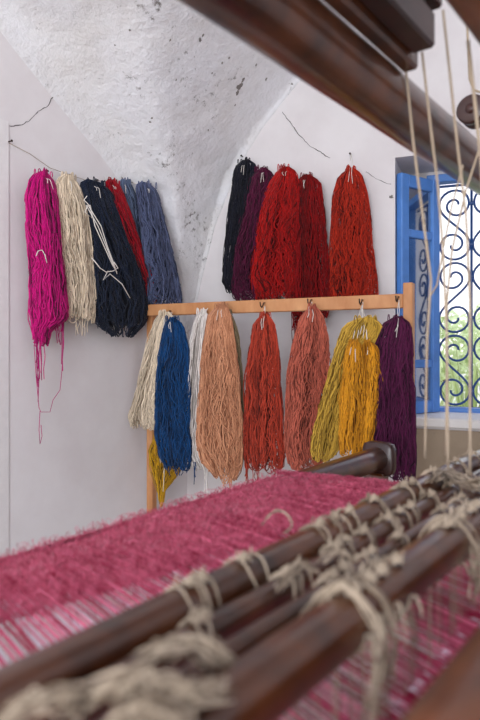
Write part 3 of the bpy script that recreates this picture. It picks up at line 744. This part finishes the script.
def wrap(key, b, turns=1.3, r=.0022, strands=2, tail=.05, loose=.003, parent=None):
    """cord strands wound round a bar, ends knotted on top and left hanging"""
    w_, dr, R, o = SH[key]; mb = MB()
    for s in range(strands):
        a0 = random.uniform(1.2, 2.0); N = int(16*turns); P = []
        bb = b + random.uniform(-.012, .012); slant = random.uniform(-.012, .012)
        lz = random.uniform(.5, 1.6)*loose
        for i in range(N+1):
            a = a0 + i*2*math.pi/16; rad = R*1.04 + r + .5*lz*(1+math.sin(i*.9+s))
            P.append(Lp(bb + slant*i/N + .0025*math.sin(i*1.3), w_ - rad*math.cos(a), dr - rad*math.sin(a)))
        P0 = P[0]; P1 = P[-1]
        t = random.uniform(.2, .6)*tail
        pre = [P0 + UP*.006 + BD*t*.35 + UP*t*.12, P0 + UP*.007 + BD*t*.12]
        post_ = [P1 - WD*.006 - BD*.004 + UP*.002, P1 - WD*.012 - UP*t*.5 - BD*.006, P1 - WD*.012 - UP*t + BD*random.uniform(-.012, .012)]
        P = pre + P + post_
        mb.tube([tuple(p) for p in P], r*random.uniform(.7, 1.1), 5, random.uniform(.2, .9))
    for k in range(2):                                     # the knot
        c = Lp(b + random.uniform(-.004, .004), w_-.004, dr - R - .004 - k*.003); q = []
        for i in range(9):
            a = i*2*math.pi/8; q.append(tuple(c + BD*math.cos(a)*.006 + WD*math.sin(a)*.005 + UP*.003*math.sin(2*a)))
        mb.tube(q, r*1.2, 5, .6)
    return mb.build('cord', M['cord'], o)
random.seed(11)
for px in (187, 196, 243, 318, 333, 346, 372, 402, 410, 433, 455, 471): wrap('A', b_at(SH['A'][0], px), random.uniform(1.0, 1.4), .0014, 2, .03)
for px in (200, 287, 297, 334, 345, 362, 387, 399, 410, 430, 450, 467): wrap('B', b_at(SH['B'][0], px), random.uniform(1.2, 2.0), .0013, 2, .03, .003)
for px in (330, 344, 368, 396, 442, 460): wrap('C', b_at(SH['C'][0], px), random.uniform(1.2, 2.0), .0012, 2, .02, .003)
for px, st in ((350, 3), (365, 2), (378, 3), (392, 2), (447, 4), (458, 4), (468, 3), (474, 3)): wrap('D', b_at(SH['D'][0], px), random.uniform(.65, .9), .0015, max(1, st-1), .07, .003)

# --- big frayed cord tangles lower left, draped over the bars
def bundle(pts, n, spread, label, r=.0010):
    n = int(n*.85); spread = spread*.62
    P = [Lp(*p) for p in pts]; mb = MB(); K = 22
    def cr(P, t):
        m_ = len(P)-1; i = min(int(t*m_), m_-1); f = t*m_-i
        p0 = P[max(i-1, 0)]; p1 = P[i]; p2 = P[i+1]; p3 = P[min(i+2, m_)]
        return .5*((2*p1) + (p2-p0)*f + (2*p0-5*p1+4*p2-p3)*f*f + (3*p1-p0-3*p2+p3)*f**3)
    C_ = [cr(P, i/K) for i in range(K+1)]
    for s in range(n):
        o = Vector((RNG.normal(), RNG.normal(), RNG.normal()))*spread*.55
        wx, wy, wz = smooth_noise(K+1, 7, spread*.8), smooth_noise(K+1, 7, spread*.8), smooth_noise(K+1, 7, spread*.7)
        Q = []
        for i in range(K+1):
            e = 1 + .9*(abs(i/K-.5)*2)**3
            Q.append(tuple(C_[i] + o*e + Vector((wx[i], wy[i], wz[i]))))
        a = int(RNG.integers(0, 4)); z_ = K+1-int(RNG.integers(0, 4))
        mb.tube(Q[a:z_], r*float(RNG.uniform(.6, 1.3)), 4, float(RNG.uniform(.1, 1)))
    return tag(mb.build('cord_tangle', M['cord']), label, 'cord')
def bp(px, py, drop):
    Y = drop*FP/(py-HY); v = Vector(((px-CX)/FP*Y, Y, 0)); return (v.dot(BD), v.dot(WD), drop)
bundle([bp(130, 672, .215), bp(160, 652, .20), bp(190, 642, .20), bp(215, 655, .205), bp(228, 675, .225), bp(232, 690, .25)], 34, .008, 'frayed beige cord tangle arching between the bars, right of the other tangles')
bundle([bp(70, 712, .22), bp(105, 690, .20), bp(135, 682, .195), bp(165, 690, .20), bp(205, 700, .21)], 34, .008, 'frayed beige cord tangle at the bottom, left of centre')
bundle([bp(140, 725, .205), bp(165, 702, .195), bp(195, 692, .195), bp(225, 690, .205)], 28, .007, 'frayed beige cord tangle lying against the thick front bar at the bottom')
bundle([bp(-5, 735, .21), bp(20, 712, .20), bp(45, 700, .195), bp(75, 700, .2), bp(95, 712, .22)], 28, .007, 'frayed beige cord tangle in the bottom left corner')
bundle([bp(100, 735, .205), bp(130, 712, .195), bp(160, 712, .195), bp(185, 725, .21)], 26, .007, 'frayed beige cord tangle cut off by the bottom edge')
# loops over the front bar
def drape(px, n, length, label, r=.0010):
    w_, dr, R, o = SH['D']; b = b_at(w_, px)
    return bundle([(b-.008, w_+.032, dr+.012), (b-.003, w_+.022, dr-.012), (b, w_, dr-R-.008), (b+.004, w_-R-.007, dr+.002), (b-.004, w_-R-.009, dr+length*.5), (b-.012, w_-R-.006, dr+length)], n, .006, label, r)
drape(346, 15, .075, 'beige cord hank looped over the middle of the thick front bar')
drape(360, 9, .06, 'beige cord loops just right of the hank over the front bar')
drape(452, 14, .06, 'beige cord loops over the far end of the front bar')
bundle([bp(430, 480, .22), bp(445, 474, .225), bp(462, 480, .22), bp(480, 486, .22), bp(500, 480, .22)], 34, .010, 'dense beige cord tangle across the bars at the right edge')
bundle([bp(278, 590, .235), bp(292, 572, .228), bp(306, 566, .228), bp(318, 575, .235)], 9, .005, 'small beige cord knot bridging the two back bars')
bundle([bp(318, 565, .235), bp(333, 552, .228), bp(348, 556, .228), bp(356, 566, .235)], 8, .005, 'small beige cord knot between the bars in the middle')
bundle([bp(262, 525, .25), bp(272, 513, .235), bp(284, 512, .23), bp(292, 524, .235), bp(284, 534, .24)], 7, .002, 'loop of pale cord standing up behind the back bar')

# --- heddle threads hanging from the front bar
w_, dr, R, o = SH['D']; mb = MB(); nn = 0
b = .28
while b < 1.72:
    bb = b + random.uniform(-.002, .002); x = w_ - .016 + random.uniform(-.012, .006); q = smooth_noise(5, 4, .0012)
    mb.tube([tuple(Lp(bb+q[i], x, dr + .010 + i*.07)) for i in range(5)], .0006, 4, random.uniform(.0, .6), cap=False); b += .009
h = mb.build('heddle_threads', M['cord'], o); h['kind'] = 'stuff'

# ------------------------------------------------------------------ pink warp and cloth
def pinkmat(name, lo, mid, hi):
    m, nt, bs = new_mat(name)
    n = noise_n(nt, 90, 5, .7, (1, .25, 1, -math.atan2(WD.x, WD.y))); r = ramp(nt, n.outputs[0], [(.32, lo), (.5, mid), (.68, hi)])
    nt.links.new(r.outputs[0], bs.inputs['Base Color']); bs.inputs['Roughness'].default_value = .9
    bs.inputs['Sheen Weight'].default_value = .4; bump(nt, bs, n.outputs[0], .8, .004); return m
M['cloth'] = pinkmat('pink_cloth', srgb(164, 24, 66), srgb(208, 52, 94), srgb(238, 116, 146))
M['crimsoncloth'] = pinkmat('crimson_cloth', srgb(130, 10, 56), srgb(178, 34, 84), srgb(214, 100, 130))
YC['pink'] = yarn('yarn_pink', srgb(164, 18, 62), srgb(242, 122, 152)); YC['palepink'] = yarn('yarn_pale_pink', srgb(232, 206, 220), srgb(252, 244, 250))
BE = 1.222; BS = -.72; NB, NW = 70, 22
def cloth_drop(w):                # far side rests on the roller, sinks slightly under the bars
    return np.interp(w, [.10, .2, .40, .60, .79, .82], [.325, .31, .300, .306, .3165, .3185])
def wlo(b): return float(np.interp(b, [.15, .33, .5, .7, 1.2], [.66, .615, .57, .535, .50]))
def sheet(mb, w0, w1, nw, thick=.006, dz=0, lo=False):
    V = []; n2 = nw+1
    for side in (0, 1):
        for i in range(NB+1):
            b = BS + (BE-BS)*i/NB
            for j in range(n2):
                wa = wlo(b)+.02 if lo else w0; w = wa + (w1-wa)*j/nw; z = float(cloth_drop(w)) + (thick if side else 0) + dz
                z += noise.noise(Vector((b*7, w*9, side)))*.004
                e = .006*noise.noise(Vector((w*14, 3, 0))) if i == NB else 0
                V.append(tuple(Lp(b+e, w, z)))
    F = []; K = (NB+1)*n2
    for i in range(NB):
        for j in range(nw):
            a = i*n2+j; F.append((a, a+1, a+n2+1, a+n2)); F.append((K+a, K+a+n2, K+a+n2+1, K+a+1))
    for i in range(NB):
        for j in (0, nw): a = i*n2+j; F.append((a, a+n2, K+a+n2, K+a))
    for j in range(nw):
        for i in (0, NB): a = i*n2+j; F.append((a, a+1, K+a+1, K+a))
    mb.add(V, F)
mb = MB(); sheet(mb, .59, .822, NW, lo=True)
cl = tag(mb.build('pink_warp', M['cloth']), 'fluffy pink wool warp stretched over the loom towards the back roller', 'cloth')
# cloth wrapping down over the roller
mb = MB(); rg = []
V = []; F = []; na = 12
for i in range(NB+1):
    b = BS + (BE-BS)*i/NB
    for j in range(na+1):
        a = math.pi/2 - j*math.radians(200)/na; rr = .0405
        V.append(tuple(Lp(b, WR + rr*math.cos(a), dR_ - rr*math.sin(a))))
for i in range(NB):
    for j in range(na): a = i*(na+1)+j; F.append((a, a+1, a+na+2, a+na+1))
mb.add(V, F); mb.build('roller_wrap', M['cloth'], cl)
# fuzz
def fuzz(n, w0, w1, ln, parent, matk, wrapr=False, seed=3, r=.0006):
    rs = np.random.default_rng(seed); mb = MB()
    for k in range(n):
        b = rs.uniform(BS+.35, BE) if rs.random() > .06 else BE; w = rs.uniform(wlo(b), w1) if rs.random() < .93 else rs.uniform(wlo(b)-.05, wlo(b)+.02); az = rs.uniform(0, 6.28)
        # hairs lie mostly along the warp
        ax = (BD*math.cos(az)*.5 + (WD+BD*.25)*math.sin(az)*1.0); L = ln*rs.uniform(.4, 1.2); hgt = rs.uniform(.002, .011)
        p = Lp(b, w, float(cloth_drop(w))-.001)
        q = ax*L; k2 = Vector((rs.normal(), rs.normal(), 0))*L*.2
        mb.tube([tuple(p), tuple(p+q*.33+UP*hgt), tuple(p+q*.66+k2+UP*hgt*1.1), tuple(p+q+k2*1.6+UP*hgt*.3)], r, 3, float(rs.uniform(0, 1)), cap=False)
    f = mb.build('fuzz', YC[matk], parent); f['kind'] = 'stuff'
fuzz(17000, .570, .838, .019, cl, 'pink', r=.0004)
# separate warp threads between the bars and the fluffy part
mb = MB(); mw = MB(); b = BS + .3
rs = np.random.default_rng(5)
while b < BE-.02:
    t0 = wlo(b) + .02 + rs.normal()*.02; N = 10; jw = rs.normal()*.0012
    ws_ = np.linspace(.19, t0+.12, N)
    P = [tuple(Lp(b + .25*(w-.5) + jw*math.sin(i*.9), w, float(cloth_drop(w)) - .0012)) for i, w in enumerate(ws_)]
    mb.tube(P, .0018*rs.uniform(.7, 1.5), 5, float(rs.uniform(0, .9)), cap=False)
    P = [tuple(Lp(b + .25*(w-.5) + .0044 + jw, w, float(cloth_drop(w)) + .003)) for i, w in enumerate(ws_)]
    mw.tube(P, .0026, 4, float(rs.uniform(.2, 1)), cap=False)
    b += .0088*rs.uniform(.85, 1.15)
x = mb.build('warp_threads', YC['pink'], cl); x['kind'] = 'stuff'
x = mw.build('glint_threads', YC['palepink'], cl); x['kind'] = 'stuff'  # pale threads added to stand for white glints between the pink ones
# woven cloth on the weaver's side of the bars
mb = MB(); sheet(mb, .03, .215, 12, .004, .004)
cf = tag(mb.build('woven_cloth', M['crimsoncloth']), 'crimson and pink woven cloth between the front bar and the breast beam', 'cloth')
mb = MB(); mp = MB(); rs = np.random.default_rng(9); b = .15
while b < BE+.4:
    for w in np.arange(.10, .215, .011):
        if rs.random() < .62:
            p = Lp(b + rs.uniform(-.002, .002), w, float(cloth_drop(w)) + .001); ln = rs.uniform(.004, .010)
            (mp if rs.random() < .4 else mb).tube([tuple(p - WD*ln), tuple(p+UP*.0022), tuple(p + WD*ln)], .0016, 4, float(rs.uniform(0, 1)))
    b += .008
x = mb.build('stitches', YC['pink'], cf); x['kind'] = 'stuff'
x = mp.build('pale_stitches', YC['palepink'], cf); x['kind'] = 'stuff'

# ------------------------------------------------------------------ cords running from the levers down to the bars
def ppt(px, py, Y): return EYEV + Vector(((px-CX)/FP*Y, Y, (HY-py)/FP*Y))
def longcord(pts, label, r=.0021):
    P = [ppt(*p) for p in pts]; mb = MB()
    Q = []
    for a, b in zip(P[:-1], P[1:]):
        for i in range(6): Q.append(a.lerp(b, i/6))
    Q.append(P[-1])
    mb.tube([tuple(q) for q in Q], r, 6, .55)
    k = MB()
    o = mb.build('heddle_cord', M['cord'], loom); tag(o, label); return o
longcord([(406, 70, .955), (413, 140, .96), (422, 210, .97), (431, 280, .99), (427, 340, 1.0), (425, 458, 1.02)], 'leftmost beige cord dropping from the lowest lever end')
longcord([(422, 52, .93), (431, 130, .95), (438, 187, .97), (443, 250, .98), (447, 340, .99), (448, 470, .99)], 'beige cord from the second lever, crossing beside the left cord')
longcord([(443, 10, .92), (450, 75, .93), (458, 150, .94), (466, 215, .95), (470, 300, .96), (470, 475, .96)], 'long beige cord running straight down near the right edge')
longcord([(468, 40, .88), (474, 95, .89), (481, 160, .90), (489, 300, .9)], 'beige cord leaving the picture at the right edge', .0026)
longcord([(479, 150, 1.05), (466, 190, 1.06), (452, 250, 1.07), (447, 300, 1.08), (446, 455, 1.09)], 'beige cord slanting in from the right edge to the left', .002)
longcord([(463, 165, 1.12), (452, 205, 1.12), (443, 250, 1.13), (437, 285, 1.13), (428, 300, 1.14)], 'short thin cord crossing behind the others beside the blue sash', .0017)
